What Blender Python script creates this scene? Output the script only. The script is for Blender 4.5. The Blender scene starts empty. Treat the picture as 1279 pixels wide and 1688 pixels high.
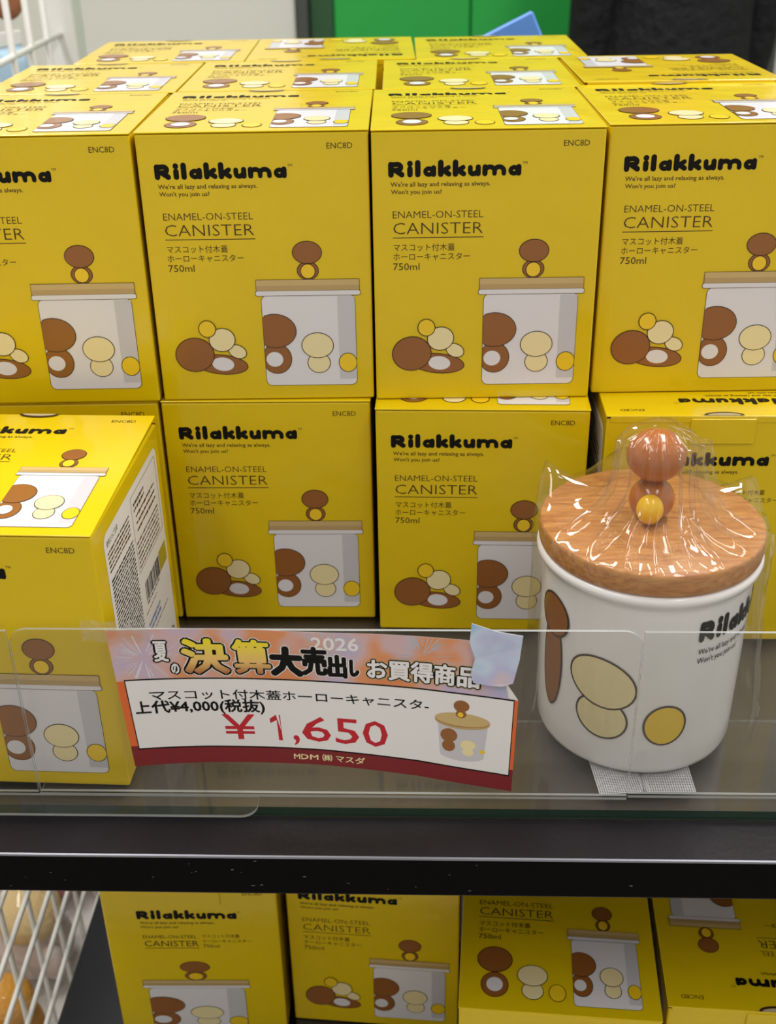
import bpy, bmesh, math, random
from mathutils import Vector, Matrix
R = math.radians
random.seed(7)
C = bpy.context.scene.collection
SC = bpy.context.scene

# ------------------------------------------------------------------ camera
EYE = 1.25                                  # height of the lens above the floor
f_px, pitch, roll = 1912.93, R(28.687), R(1.0237)
cam = bpy.data.cameras.new('camera'); cam_o = bpy.data.objects.new('camera', cam); C.objects.link(cam_o)
fw = Vector((0, math.cos(pitch), -math.sin(pitch))); rt = Vector((1, 0, 0)); dn = fw.cross(rt)
cr, sr = math.cos(roll), math.sin(roll)
vx = rt * cr + dn * sr; vy = -(rt * -sr + dn * cr); vz = -fw
cam_o.matrix_world = Matrix(((vx.x, vy.x, vz.x, 0), (vx.y, vy.y, vz.y, 0), (vx.z, vy.z, vz.z, EYE), (0, 0, 0, 1)))
cam.sensor_fit = 'VERTICAL'; cam.sensor_height = 36.0; cam.lens = f_px / 1688 * 36.0
cam.clip_start = 0.01
cam.dof.use_dof = True; cam.dof.focus_distance = 0.62; cam.dof.aperture_fstop = 13.0
SC.camera = cam_o

# ------------------------------------------------------------------ light, world, exposure
SC.view_settings.view_transform = 'Standard'; SC.view_settings.look = 'None'
SC.view_settings.gamma = 1.0; SC.view_settings.use_curve_mapping = False
SC.view_settings.exposure = -1.45
SC.cycles.transparent_max_bounces = 48          # many clear sheets stand one behind the other
SC.cycles.max_bounces = 12
w = bpy.data.worlds.new('world'); SC.world = w; w.use_nodes = True
w.node_tree.nodes['Background'].inputs[0].default_value = (0.9, 0.95, 1.0, 1)
w.node_tree.nodes['Background'].inputs[1].default_value = 0.05
CEIL = 2.65
LAMPS = [(-0.75, -0.45, 23), (0.75, -0.45, 23), (-0.7, 1.0, 56), (0.7, 1.0, 56)]
for i, (x, y, en) in enumerate(LAMPS):
    l = bpy.data.lights.new('ceiling_lamp_light', 'AREA'); l.shape = 'RECTANGLE'
    l.size = 0.28; l.size_y = 1.15; l.energy = en; l.color = (1.0, 0.985, 0.95)
    o = bpy.data.objects.new('ceiling_lamp_light', l); C.objects.link(o); o.location = (x, y, CEIL - 0.075)

# ------------------------------------------------------------------ materials
def lin(c): return tuple(((v / 255) / 12.92 if v / 255 <= 0.04045 else ((v / 255 + 0.055) / 1.055) ** 2.4) for v in c)
M = {}
def mat(name, rgb, rough=0.5, spec=0.5, metal=0.0, coat=0.0, bump=None, vary=None):
    m = bpy.data.materials.new(name); m.use_nodes = True; nt = m.node_tree; b = nt.nodes['Principled BSDF']
    b.inputs['Base Color'].default_value = (*lin(rgb), 1); b.inputs['Roughness'].default_value = rough
    b.inputs['Specular IOR Level'].default_value = spec; b.inputs['Metallic'].default_value = metal
    b.inputs['Coat Weight'].default_value = coat; b.inputs['Coat Roughness'].default_value = 0.12
    tc = nt.nodes.new('ShaderNodeTexCoord')
    if vary:
        sc, amt = vary
        n = nt.nodes.new('ShaderNodeTexNoise'); n.inputs['Scale'].default_value = sc; n.inputs['Detail'].default_value = 4
        nt.links.new(tc.outputs['Object'], n.inputs['Vector'])
        h = nt.nodes.new('ShaderNodeHueSaturation'); h.inputs['Color'].default_value = (*lin(rgb), 1)
        mr = nt.nodes.new('ShaderNodeMapRange'); mr.inputs[1].default_value = 0.3; mr.inputs[2].default_value = 0.7
        mr.inputs[3].default_value = 1 - amt; mr.inputs[4].default_value = 1 + amt
        nt.links.new(n.outputs[0], mr.inputs[0]); nt.links.new(mr.outputs[0], h.inputs['Value']); nt.links.new(h.outputs[0], b.inputs['Base Color'])
    if bump:
        sc, st, dist = bump
        n = nt.nodes.new('ShaderNodeTexNoise'); n.inputs['Scale'].default_value = sc; n.inputs['Detail'].default_value = 3
        nt.links.new(tc.outputs['Object'], n.inputs['Vector'])
        bp = nt.nodes.new('ShaderNodeBump'); bp.inputs['Strength'].default_value = st; bp.inputs['Distance'].default_value = dist
        nt.links.new(n.outputs[0], bp.inputs['Height']); nt.links.new(bp.outputs[0], b.inputs['Normal'])
    M[name] = m; return m
def clear(name, tint, ior=1.45, rough=0.03, haze=0.0, hazecol=(235, 235, 240), bump=None, ridged=False, graz=0.85):
    m = bpy.data.materials.new(name); m.use_nodes = True; nt = m.node_tree; nt.nodes.clear()
    out = nt.nodes.new('ShaderNodeOutputMaterial'); mx = nt.nodes.new('ShaderNodeMixShader'); fr = nt.nodes.new('ShaderNodeMath'); lw = nt.nodes.new('ShaderNodeLayerWeight'); pw = nt.nodes.new('ShaderNodeMath')
    t = nt.nodes.new('ShaderNodeBsdfTransparent'); g = nt.nodes.new('ShaderNodeBsdfGlossy')
    t.inputs[0].default_value = (*tint, 1); g.inputs['Roughness'].default_value = rough
    r0 = ((ior - 1) / (ior + 1)) ** 2                # Schlick curve, the same from either side of the sheet
    pw.operation = 'POWER'; pw.inputs[1].default_value = 5.0; fr.operation = 'MULTIPLY_ADD'; fr.inputs[1].default_value = (1 - r0) * graz; fr.inputs[2].default_value = r0
    lw.inputs['Blend'].default_value = 0.5; nt.links.new(lw.outputs['Facing'], pw.inputs[0]); nt.links.new(pw.outputs[0], fr.inputs[0])
    src = t.outputs[0]
    if haze:
        d = nt.nodes.new('ShaderNodeBsdfDiffuse'); d.inputs[0].default_value = (*lin(hazecol), 1)
        m2 = nt.nodes.new('ShaderNodeMixShader'); m2.inputs[0].default_value = haze
        nt.links.new(t.outputs[0], m2.inputs[1]); nt.links.new(d.outputs[0], m2.inputs[2]); src = m2.outputs[0]
    if bump:
        tc = nt.nodes.new('ShaderNodeTexCoord')
        n = nt.nodes.new('ShaderNodeTexNoise'); n.inputs['Scale'].default_value = bump[0]; n.inputs['Detail'].default_value = 1
        if ridged: n.noise_type = 'RIDGED_MULTIFRACTAL'; n.inputs['Detail'].default_value = 0.5
        nt.links.new(tc.outputs['Object'], n.inputs['Vector'])
        bp = nt.nodes.new('ShaderNodeBump'); bp.inputs['Strength'].default_value = bump[1]; bp.inputs['Distance'].default_value = bump[2]
        nt.links.new(n.outputs[0], bp.inputs['Height']); nt.links.new(bp.outputs[0], g.inputs['Normal']); nt.links.new(bp.outputs[0], lw.inputs['Normal'])
    nt.links.new(fr.outputs[0], mx.inputs[0]); nt.links.new(src, mx.inputs[1]); nt.links.new(g.outputs[0], mx.inputs[2])
    nt.links.new(mx.outputs[0], out.inputs[0]); M[name] = m; return m

def card_mat():
    m = mat('yellow_card', (230, 197, 0), 0.36, 0.3, coat=0.7)
    nt = m.node_tree; b = nt.nodes['Principled BSDF']; tc = nt.nodes.new('ShaderNodeTexCoord')
    mp = nt.nodes.new('ShaderNodeMapping'); mp.inputs['Scale'].default_value = (420, 420, 14)     # fine upright flute lines
    n = nt.nodes.new('ShaderNodeTexNoise'); n.inputs['Scale'].default_value = 1.0; n.inputs['Detail'].default_value = 1
    n2 = nt.nodes.new('ShaderNodeTexNoise'); n2.inputs['Scale'].default_value = 22; n2.inputs['Detail'].default_value = 2
    ad = nt.nodes.new('ShaderNodeMath'); ad.operation = 'MULTIPLY_ADD'; ad.inputs[1].default_value = 0.06
    bp = nt.nodes.new('ShaderNodeBump'); bp.inputs['Strength'].default_value = 0.55; bp.inputs['Distance'].default_value = 0.0022
    nt.links.new(tc.outputs['Object'], mp.inputs[0]); nt.links.new(mp.outputs[0], n.inputs['Vector'])
    nt.links.new(tc.outputs['Object'], n2.inputs['Vector'])
    nt.links.new(n.outputs[0], ad.inputs[0]); nt.links.new(n2.outputs[0], ad.inputs[2])
    nt.links.new(ad.outputs[0], bp.inputs['Height']); nt.links.new(bp.outputs[0], b.inputs['Normal'])
    nt.links.new(bp.outputs[0], b.inputs['Coat Normal'])
card_mat()
mat('card_inner', (196, 178, 140), 0.8)
mat('ink_black', (14, 11, 10), 0.5, 0.2); mat('ink_brown', (74, 50, 8), 0.45); mat('ink_outline', (60, 34, 14), 0.45)
mat('print_brown', (150, 92, 40), 0.34, 0.45, coat=0.5); mat('print_cream', (243, 226, 176), 0.34, 0.45, coat=0.5); mat('print_yellow', (246, 205, 30), 0.34, 0.45, coat=0.5)
mat('print_white', (232, 228, 236), 0.34, 0.45, coat=0.5); mat('print_grey', (206, 203, 212), 0.34, 0.45, coat=0.5); mat('print_wood', (208, 178, 122), 0.34, 0.45, coat=0.5); mat('print_wood_shade', (190, 160, 108), 0.34, 0.45, coat=0.5)
mat('print_olive', (176, 160, 40), 0.4); mat('print_blue', (110, 130, 190), 0.4)
mat('panel_white', (236, 232, 232), 0.4)
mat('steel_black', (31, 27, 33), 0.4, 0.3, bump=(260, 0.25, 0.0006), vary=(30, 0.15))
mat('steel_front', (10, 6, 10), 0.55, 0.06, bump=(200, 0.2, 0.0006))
mat('steel_highlight', (130, 130, 140), 0.35, 0.5, metal=0.6)  # pale tone stands in for the specular line on the rail's bend
mat('scratch', (150, 150, 165), 0.4)
mat('deck_grey', (104, 90, 84), 0.3, 0.5)
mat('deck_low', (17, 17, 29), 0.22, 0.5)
clear('glass', (0.90, 0.92, 0.91), 1.5, 0.04)
clear('glass_edge', (0.10, 0.2, 0.17), 1.5, 0.05, haze=0.12, hazecol=(80, 120, 110))
clear('acrylic', (0.955, 0.955, 0.95), 1.40, 0.03, haze=0.012)
clear('acrylic_edge', (0.62, 0.64, 0.64), 1.5, 0.12, haze=0.45, hazecol=(225, 228, 230))
clear('film', (0.985, 0.985, 0.985), 1.72, 0.05, haze=0.006, bump=(30, 0.35, 0.006), ridged=True, graz=0.4)
clear('tape', (0.96, 0.96, 0.95), 1.35, 0.12, haze=0.10, bump=(120, 0.3, 0.001))
mat('enamel', (248, 245, 248), 0.16, 0.5, coat=0.3)
mat('paper_white', (238, 234, 238), 0.55); mat('paper_red', (126, 26, 34), 0.5); mat('paper_orange', (226, 106, 50), 0.5)
mat('ink_red', (196, 24, 44), 0.5); mat('glaze_brown', (176, 100, 46), 0.16, 0.5, coat=0.4); mat('glaze_yellow', (240, 190, 30), 0.2, 0.5, coat=0.3)
mat('ink_maroon', (150, 50, 30), 0.5)
mat('mesh_white', (226, 224, 230), 0.7)
mat('wall_paint', (236, 236, 230), 0.7, vary=(3, 0.015)); mat('ceiling_paint', (235, 233, 228), 0.8); mat('floor_tile', (170, 164, 156), 0.35, vary=(2, 0.06))
mat('door_green', (44, 180, 80), 0.45, vary=(6, 0.03)); mat('door_dark', (46, 92, 58), 0.5); mat('door_frame', (78, 82, 80), 0.4)
mat('blue_plastic', (92, 142, 226), 0.45); mat('wire_white', (232, 230, 226), 0.35); mat('pale_blue', (176, 206, 228), 0.4); mat('mid_blue', (70, 130, 190), 0.4)
mat('jacket_black', (24, 24, 29), 0.75, 0.3, bump=(38, 0.7, 0.02)); mat('trouser', (34, 34, 44), 0.8); mat('skin', (214, 168, 140), 0.5); mat('hair', (24, 20, 18), 0.5); mat('strap', (14, 14, 16), 0.5)
mat('plush_cream', (226, 196, 140), 0.9, bump=(220, 0.5, 0.004)); mat('plush_pink', (214, 150, 150), 0.9, bump=(220, 0.5, 0.004)); mat('plush_orange', (226, 160, 60), 0.9, bump=(220, 0.5, 0.004))
mat('plush_brown', (170, 110, 76), 0.9, bump=(220, 0.5, 0.004)); mat('plush_pale', (224, 206, 200), 0.9, bump=(220, 0.5, 0.004)); mat('plush_red', (196, 70, 84), 0.9, bump=(220, 0.5, 0.004))
mat('plush_green', (120, 160, 70), 0.9, bump=(220, 0.5, 0.004))
mat('lamp_metal', (225, 225, 225), 0.4)
def emis(name, rgb, s):
    m = bpy.data.materials.new(name); m.use_nodes = True; nt = m.node_tree; nt.nodes.clear()
    e = nt.nodes.new('ShaderNodeEmission'); e.inputs[0].default_value = (*rgb, 1); e.inputs[1].default_value = s
    o = nt.nodes.new('ShaderNodeOutputMaterial'); nt.links.new(e.outputs[0], o.inputs[0]); M[name] = m
emis('diffuser', (1, 0.98, 0.94), 4.0)
def wood_mat():
    m = mat('beech', (192, 128, 76), 0.42, 0.4); nt = m.node_tree; b = nt.nodes['Principled BSDF']
    tc = nt.nodes.new('ShaderNodeTexCoord'); mp = nt.nodes.new('ShaderNodeMapping'); mp.inputs['Scale'].default_value = (80, 430, 430); mp.inputs['Rotation'].default_value = (0, 0, R(-22))
    n = nt.nodes.new('ShaderNodeTexNoise'); n.inputs['Scale'].default_value = 1.0; n.inputs['Detail'].default_value = 5; n.inputs['Distortion'].default_value = 0.5
    r = nt.nodes.new('ShaderNodeValToRGB'); r.color_ramp.elements[0].position = 0.3; r.color_ramp.elements[0].color = (*lin((164, 101, 50)), 1)
    r.color_ramp.elements[1].position = 0.68; r.color_ramp.elements[1].color = (*lin((200, 142, 80)), 1)
    nt.links.new(tc.outputs['Object'], mp.inputs[0]); nt.links.new(mp.outputs[0], n.inputs['Vector']); nt.links.new(n.outputs[0], r.inputs[0]); nt.links.new(r.outputs[0], b.inputs['Base Color'])
wood_mat()
def banner_mat():                          # printed sheet of orange, lilac and pale blue clouds
    m = mat('paper_banner', (220, 160, 140), 0.5); nt = m.node_tree; b = nt.nodes['Principled BSDF']
    tc = nt.nodes.new('ShaderNodeTexCoord'); n = nt.nodes.new('ShaderNodeTexNoise'); n.inputs['Scale'].default_value = 26; n.inputs['Detail'].default_value = 2.5
    r = nt.nodes.new('ShaderNodeValToRGB'); cr_ = r.color_ramp
    cr_.elements[0].position = 0.30; cr_.elements[0].color = (*lin((228, 128, 70)), 1); cr_.elements[1].position = 0.74; cr_.elements[1].color = (*lin((150, 184, 220)), 1)
    for p, c in ((0.44, (226, 150, 104)), (0.52, (214, 180, 186)), (0.60, (196, 180, 214))):
        e = cr_.elements.new(p); e.color = (*lin(c), 1)
    nt.links.new(tc.outputs['Object'], n.inputs['Vector']); nt.links.new(n.outputs[0], r.inputs[0]); nt.links.new(r.outputs[0], b.inputs['Base Color'])
    m2 = m.copy(); m2.name = 'paper_cloud'; M['paper_cloud'] = m2
    cr_ = m2.node_tree.nodes['Color Ramp'].color_ramp
    for e, c in zip(cr_.elements, ((120, 176, 232), (160, 200, 240), (206, 220, 246), (196, 196, 236), (240, 206, 196))): e.color = (*lin(c), 1)
banner_mat()
def gold_mat():
    m = mat('ink_gold', (246, 222, 60), 0.5); nt = m.node_tree; b = nt.nodes['Principled BSDF']; tc = nt.nodes.new('ShaderNodeTexCoord'); sp = nt.nodes.new('ShaderNodeSeparateXYZ')
    mr = nt.nodes.new('ShaderNodeMapRange'); mr.inputs[1].default_value = EYE - 0.346; mr.inputs[2].default_value = EYE - 0.326
    r = nt.nodes.new('ShaderNodeValToRGB'); r.color_ramp.elements[0].color = (*lin((150, 56, 34)), 1); r.color_ramp.elements[1].color = (*lin((246, 224, 50)), 1)
    e = r.color_ramp.elements.new(0.45); e.color = (*lin((240, 196, 120)), 1)
    nt.links.new(tc.outputs['Object'], sp.inputs[0]); nt.links.new(sp.outputs[2], mr.inputs[0]); nt.links.new(mr.outputs[0], r.inputs[0]); nt.links.new(r.outputs[0], b.inputs['Base Color'])
gold_mat()

# ------------------------------------------------------------------ object helpers
def tag(o, label=None, cat=None, group=None, kind=None):
    if label: o['label'] = label
    if cat: o['category'] = cat
    if group: o['group'] = group
    if kind: o['kind'] = kind
    return o
def empty(name, loc=(0, 0, 0), rz=0.0, parent=None):
    o = bpy.data.objects.new(name, None); C.objects.link(o); o.location = loc; o.rotation_euler = (0, 0, rz); o.empty_display_size = 0.02
    if parent: o.parent = parent
    return o
class MB:
    """collects faces of one part, one material slot per material used"""
    def __init__(s): s.v = []; s.f = []; s.m = []; s.sm = []; s.mats = []
    def mi(s, m):
        if m not in s.mats: s.mats.append(m)
        return s.mats.index(m)
    def add(s, vs, fs, m, smooth=False):
        k = len(s.v); s.v += [tuple(p) for p in vs]; i = s.mi(m)
        for f in fs: s.f.append([a + k for a in f]); s.m.append(i); s.sm.append(smooth)
    def bm(s, bm, m, smooth=False, mx=None):
        bm.verts.index_update(); vs = [(mx @ v.co if mx else v.co.copy()) for v in bm.verts]
        s.add(vs, [[v.index for v in f.verts] for f in bm.faces], m, smooth); bm.free()
    def box(s, x0, x1, y0, y1, z0, z1, m, bev=0.0, seg=2, mx=None):
        bm = bmesh.new(); bmesh.ops.create_cube(bm, size=1)
        for v in bm.verts: v.co = ((x0 + x1) / 2 + v.co.x * (x1 - x0), (y0 + y1) / 2 + v.co.y * (y1 - y0), (z0 + z1) / 2 + v.co.z * (z1 - z0))
        if bev: bmesh.ops.bevel(bm, geom=list(bm.edges) , offset=bev, segments=seg, affect='EDGES', profile=0.5)
        s.bm(bm, m, False, mx)
    def tube(s, pts, r, m, n=8):
        pts = [Vector(p) for p in pts]; vs = []; fs = []
        for i, p in enumerate(pts):
            d = (pts[min(i + 1, len(pts) - 1)] - pts[max(i - 1, 0)]).normalized()
            a = d.orthogonal().normalized() if i == 0 else (a - d * a.dot(d)).normalized(); b = d.cross(a)
            for k in range(n): t = 2 * math.pi * k / n; vs.append(p + a * (r * math.cos(t)) + b * (r * math.sin(t)))
        for i in range(len(pts) - 1):
            for k in range(n): fs.append([i * n + k, i * n + (k + 1) % n, (i + 1) * n + (k + 1) % n, (i + 1) * n + k])
        fs.append(list(range(n))[::-1]); fs.append([(len(pts) - 1) * n + k for k in range(n)])
        s.add(vs, fs, m, True)
    def lathe(s, prof, m, n=64, c=(0, 0, 0), sx=1, sy=1):
        vs = []; fs = []
        for r, z in prof:
            for k in range(n): t = 2 * math.pi * k / n; vs.append((c[0] + sx * r * math.cos(t), c[1] + sy * r * math.sin(t), c[2] + z))
        for i in range(len(prof) - 1):
            for k in range(n): fs.append([i * n + k, i * n + (k + 1) % n, (i + 1) * n + (k + 1) % n, (i + 1) * n + k])
        if prof[0][0] > 1e-6: fs.append(list(range(n))[::-1])
        if prof[-1][0] > 1e-6: fs.append([(len(prof) - 1) * n + k for k in range(n)])
        s.add(vs, fs, m, True)
    def ball(s, c, rx, ry, rz, m, n=24):
        prof = [(math.sin(math.pi * i / (n // 2)), -math.cos(math.pi * i / (n // 2))) for i in range(n // 2 + 1)]
        vs = []; fs = []
        for r, z in prof:
            for k in range(n): t = 2 * math.pi * k / n; vs.append((c[0] + rx * r * math.cos(t), c[1] + ry * r * math.sin(t), c[2] + rz * z))
        for i in range(len(prof) - 1):
            for k in range(n): fs.append([i * n + k, i * n + (k + 1) % n, (i + 1) * n + (k + 1) % n, (i + 1) * n + k])
        s.add(vs, fs, m, True)
    def ink(s, ink, fn, cuts=None, off0=0.00012, step=0.00006):
        """lay flat printed shapes (2-D, several layers) onto a surface given by fn(u, v, offset)"""
        for (mname, layer), (vs, fs) in ink.shapes.items():
            bm = bmesh.new(); bv = [bm.verts.new((x, y, 0)) for x, y in vs]
            for f in fs:
                try: bm.faces.new([bv[i] for i in f])
                except ValueError: pass
            if cuts:
                for c in cuts: bmesh.ops.bisect_plane(bm, geom=list(bm.verts) + list(bm.edges) + list(bm.faces), plane_co=(c, 0, 0), plane_no=(1, 0, 0))
            for v in bm.verts: v.co = fn(v.co.x, v.co.y, off0 + step * layer)
            s.bm(bm, mname)
    def build(s, name, parent=None, loc=None, autosmooth=True):
        me = bpy.data.meshes.new(name); me.from_pydata(s.v, [], s.f)
        for m in s.mats: me.materials.append(M[m])
        me.polygons.foreach_set('material_index', s.m); me.polygons.foreach_set('use_smooth', s.sm)
        bm = bmesh.new(); bm.from_mesh(me); bmesh.ops.remove_doubles(bm, verts=bm.verts, dist=1e-7); bm.to_mesh(me); bm.free()
        me.update()
        o = bpy.data.objects.new(name, me); C.objects.link(o)
        if parent: o.parent = parent
        if loc: o.location = loc
        return o
def copy_tree(o, parent=None):
    c = o.copy(); C.objects.link(c); c.parent = parent
    for ch in list(o.children): copy_tree(ch, c)
    return c

# ------------------------------------------------------------------ flat print: discs, strokes, lettering (u right, v down)
_txt = {}
def text_mesh(body, bold=0.0):
    k = (body, bold)
    if k not in _txt:
        c = bpy.data.curves.new('lettering', 'FONT'); c.body = body; c.fill_mode = 'FRONT'; c.resolution_u = 2; c.offset = bold
        o = bpy.data.objects.new('lettering', c); C.objects.link(o)
        dg = bpy.context.evaluated_depsgraph_get(); dg.update()
        me = bpy.data.meshes.new_from_object(o.evaluated_get(dg))
        vs = [(v.co.x, v.co.y) for v in me.vertices]; fs = [list(p.vertices) for p in me.polygons]
        bpy.data.objects.remove(o); bpy.data.meshes.remove(me); bpy.data.curves.remove(c); _txt[k] = (vs, fs)
    return _txt[k]
class Ink:
    def __init__(s): s.shapes = {}
    def raw(s, vs, fs, m, layer=0):
        V, Fs = s.shapes.setdefault((m, layer), ([], [])); k = len(V); V += vs; Fs += [[a + k for a in f] for f in fs]
    def poly(s, pts, m, layer=0): s.raw(list(pts), [list(range(len(pts)))], m, layer)
    def rect(s, u0, v0, u1, v1, m, layer=0, r=0):
        if not r: return s.poly([(u0, v0), (u1, v0), (u1, v1), (u0, v1)], m, layer)
        p = []
        for cx, cy, a in ((u1 - r, v0 + r, -90), (u1 - r, v1 - r, 0), (u0 + r, v1 - r, 90), (u0 + r, v0 + r, 180)):
            for k in range(7): t = R(a + 15 * k); p.append((cx + r * math.cos(t), cy + r * math.sin(t)))
        s.poly(p, m, layer)
    def disc(s, cx, cy, rx, ry, m, layer=0, rot=0, n=28, pw=1.0, clip=None):
        c, d = math.cos(R(rot)), math.sin(R(rot)); p = []
        for k in range(n):
            t = 2 * math.pi * k / n; x = math.cos(t); y = math.sin(t)
            x = math.copysign(abs(x) ** pw, x) * rx; y = math.copysign(abs(y) ** pw, y) * ry
            q = (cx + x * c - y * d, cy + x * d + y * c)
            if clip: q = (min(max(q[0], clip[0]), clip[1]), q[1])
            p.append(q)
        s.poly(p, m, layer)
    def blob(s, cx, cy, rx, ry, m, layer=1, rot=0, line=0.5, pw=1.0, clip=None):      # outlined pebble
        s.disc(cx, cy, rx + line / 2, ry + line / 2, 'ink_outline', layer, rot, pw=pw, clip=clip); s.disc(cx, cy, rx - line / 2, ry - line / 2, m, layer + 1, rot, pw=pw, clip=clip)
    def stroke(s, pts, wd, m, layer=0, cap=True):        # each piece lies a hair above the last so overlaps never share a plane
        bump_ = lambda: setattr(s, 'tick', (getattr(s, 'tick', 0) + 1) % 30) or layer + 0.03 * s.tick
        for i in range(len(pts) - 1):
            (x0, y0), (x1, y1) = pts[i], pts[i + 1]; L = math.hypot(x1 - x0, y1 - y0) or 1e-9; nx, ny = -(y1 - y0) / L * wd / 2, (x1 - x0) / L * wd / 2
            s.raw([(x0 + nx, y0 + ny), (x0 - nx, y0 - ny), (x1 - nx, y1 - ny), (x1 + nx, y1 + ny)], [[0, 1, 2, 3]], m, bump_())
        if cap:
            for x, y in pts: s.disc(x, y, wd / 2, wd / 2, m, bump_(), n=12)
    def thick(s, body, u0, v0, u1, v1, m, layer, ru, rv, n=10, shear=0.0):
        """lettering fattened evenly by (ru, rv)"""
        for k in range(n): t = 2 * math.pi * k / n; a, b_ = ru * math.cos(t), rv * math.sin(t); s.text(body, u0 + a, v0 + b_, u1 + a, v1 + b_, m, layer + 0.9 * k / n, shear=shear)
        s.text(body, u0, v0, u1, v1, m, layer + 0.9, shear=shear)
    def text(s, body, u0, v0, u1, v1, m, layer=0, bold=0.0, shear=0.0, fn=None, grow=0.0):
        vs, fs = text_mesh(body, bold); base = text_mesh(body, 0.0)[0] if grow else vs
        xs = [p[0] for p in base]; ys = [p[1] for p in base]; x0, x1, y0, y1 = min(xs), max(xs), min(ys), max(ys)
        q = []
        for x, y in vs:
            u = u0 + (x - x0) / (x1 - x0) * (u1 - u0); v = v1 - (y - y0) / (y1 - y0) * (v1 - v0)
            u += shear * (v1 - v); q.append(fn(u, v) if fn else (u, v))
        s.raw(q, fs, m, layer)
def arc(cx, cy, rx, ry, a0, a1, n=8): return [(cx + rx * math.cos(R(a0 + (a1 - a0) * i / n)), cy + ry * math.sin(R(a0 + (a1 - a0) * i / n))) for i in range(n + 1)]
# chunky rounded brand lettering; every glyph drawn as thick strokes inside a 72 x 8 mm line (cap top v=0, baseline v=8)
def brand(ink, u0, v0, width, height, m='ink_black', layer=0, nletters=9, fn=None):
    G = []
    wt = 3.0; h = 1.35
    G.append([([(h, h), (h, 8 - h)], wt), ([(h, h)] + [(3.6, h)] + arc(4.6, 2.75, 2.1, 1.55, -90, 90) + [(h, 4.4)], 2.7), ([(4.2, 4.6), (7.2, 8 - h)], 2.9)])       # R
    G.append([([(11.6, 3.7), (11.6, 8 - h)], wt), ([(11.6, 0.95), (11.6, 1.0)], 3.1)])                                                                        # i
    G.append([([(15.8, 0.6), (15.8, 8 - h)], wt)])                                                                                                              # l
    def a_(x): return [(arc(x + 3.0, 5.2, 1.9, 1.6, 0, 360, 16), 2.35), ([(x + 5.5, 3.3), (x + 5.5, 8 - h)], 2.8)]
    def k_(x): return [([(x + h, 0.6), (x + h, 8 - h)], wt), ([(x + 5.5, 3.2), (x + 2.4, 5.1)], 2.5), ([(x + 3.0, 4.8), (x + 5.8, 8 - h)], 2.7)]
    G.append(a_(18.8)); G.append(k_(26.8)); G.append(k_(34.7))
    x = 42.7; G.append([([(x + h, 3.4)] + arc(x + 3.2, 5.3, 1.95, 1.6, 180, 0) [::1][:0] + [(x + h, 5.2), (x + 1.6, 6.2), (x + 2.6, 6.75), (x + 3.8, 6.6), (x + 5.2, 5.6)], 2.6), ([(x + 5.6, 3.2), (x + 5.6, 8 - h)], 2.8)])
    x = 50.6; G.append([([(x + h, 3.2), (x + h, 8 - h)], 2.8), (arc(x + 4.0, 5.3, 2.5, 2.1, -170, 0) + [(x + 6.5, 8 - h)], 2.5), (arc(x + 9.0, 5.3, 2.5, 2.1, -170, 0) + [(x + 11.5, 8 - h)], 2.5)])
    G.append(a_(64.6))
    sx, sy = width / 72.0, height / 8.0
    for g in G[:nletters]:
        for pts, wd in g:
            sub = Ink(); sub.tick = getattr(ink, 'tick', 0); sub.stroke(pts, wd, m, layer); ink.tick = sub.tick
            for key, (vs, fs) in sub.shapes.items():
                q = [(u0 + a * sx, v0 + b * sy) for a, b in vs]
                ink.raw([fn(*p) for p in q] if fn else q, fs, m, key[1])
def jar_picture(ink, ux, vt, sc=1.0, sv=1.0):
    """line picture of the lidded white canister; (ux, vt) is the lid's top left corner, 59 x 65 mm at scale 1"""
    U = lambda u: ux + u * sc
    V = lambda v: vt + v * sv
    d = lambda cx, cy, rx, ry, m, l=1, clip=None, pw=1.0, line=0.45: ink.blob(U(cx), V(cy), rx * sc, ry * sv, m, l, 0, line, pw, clip)
    d(30.0, -4.9, 6.0, 5.2, 'print_brown', 1); d(30.0, -15.3, 8.2, 6.4, 'print_brown', 2); d(30.0, -4.6, 4.1, 4.2, 'print_yellow', 4)
    ink.rect(U(2.4), V(9.2), U(56.2), V(64.4), 'ink_outline', 1, 3.6 * sc); ink.rect(U(2.7), V(9.4), U(55.9), V(64.1), 'print_white', 2, 3.4 * sc)
    ink.rect(U(46), V(10.2), U(55.7), V(60.5), 'print_grey', 3)
    ink.rect(U(-0.7), V(6.4), U(59.5), V(9.7), 'ink_outline', 3, 1.4 * sv); ink.rect(U(-0.4), V(6.7), U(59.2), V(9.4), 'print_white', 4, 1.2 * sv)
    ink.rect(U(0), V(0), U(58.9), V(6.7), 'ink_outline', 4); ink.rect(U(0.25), V(0.25), U(58.65), V(6.5), 'print_wood', 5); ink.rect(U(0.25), V(3.6), U(58.65), V(6.5), 'print_wood_shade', 6)
    cl = (U(2.7), U(55.9))
    d(9.5, 47.5, 8.6, 9.2, 'print_brown', 4, cl); d(9.2, 30.5, 12.4, 10.2, 'print_brown', 6, cl); ink.disc(U(8.2), V(47.8), 4.9 * sc, 4.6 * sv, 'print_white', 8, clip=cl)
    d(34.0, 50.3, 6.6, 6.2, 'print_cream', 4); d(33.6, 39.5, 9.2, 7.7, 'print_cream', 6); d(51.0, 50.3, 5.3, 5.8, 'print_yellow', 4, cl)
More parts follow.
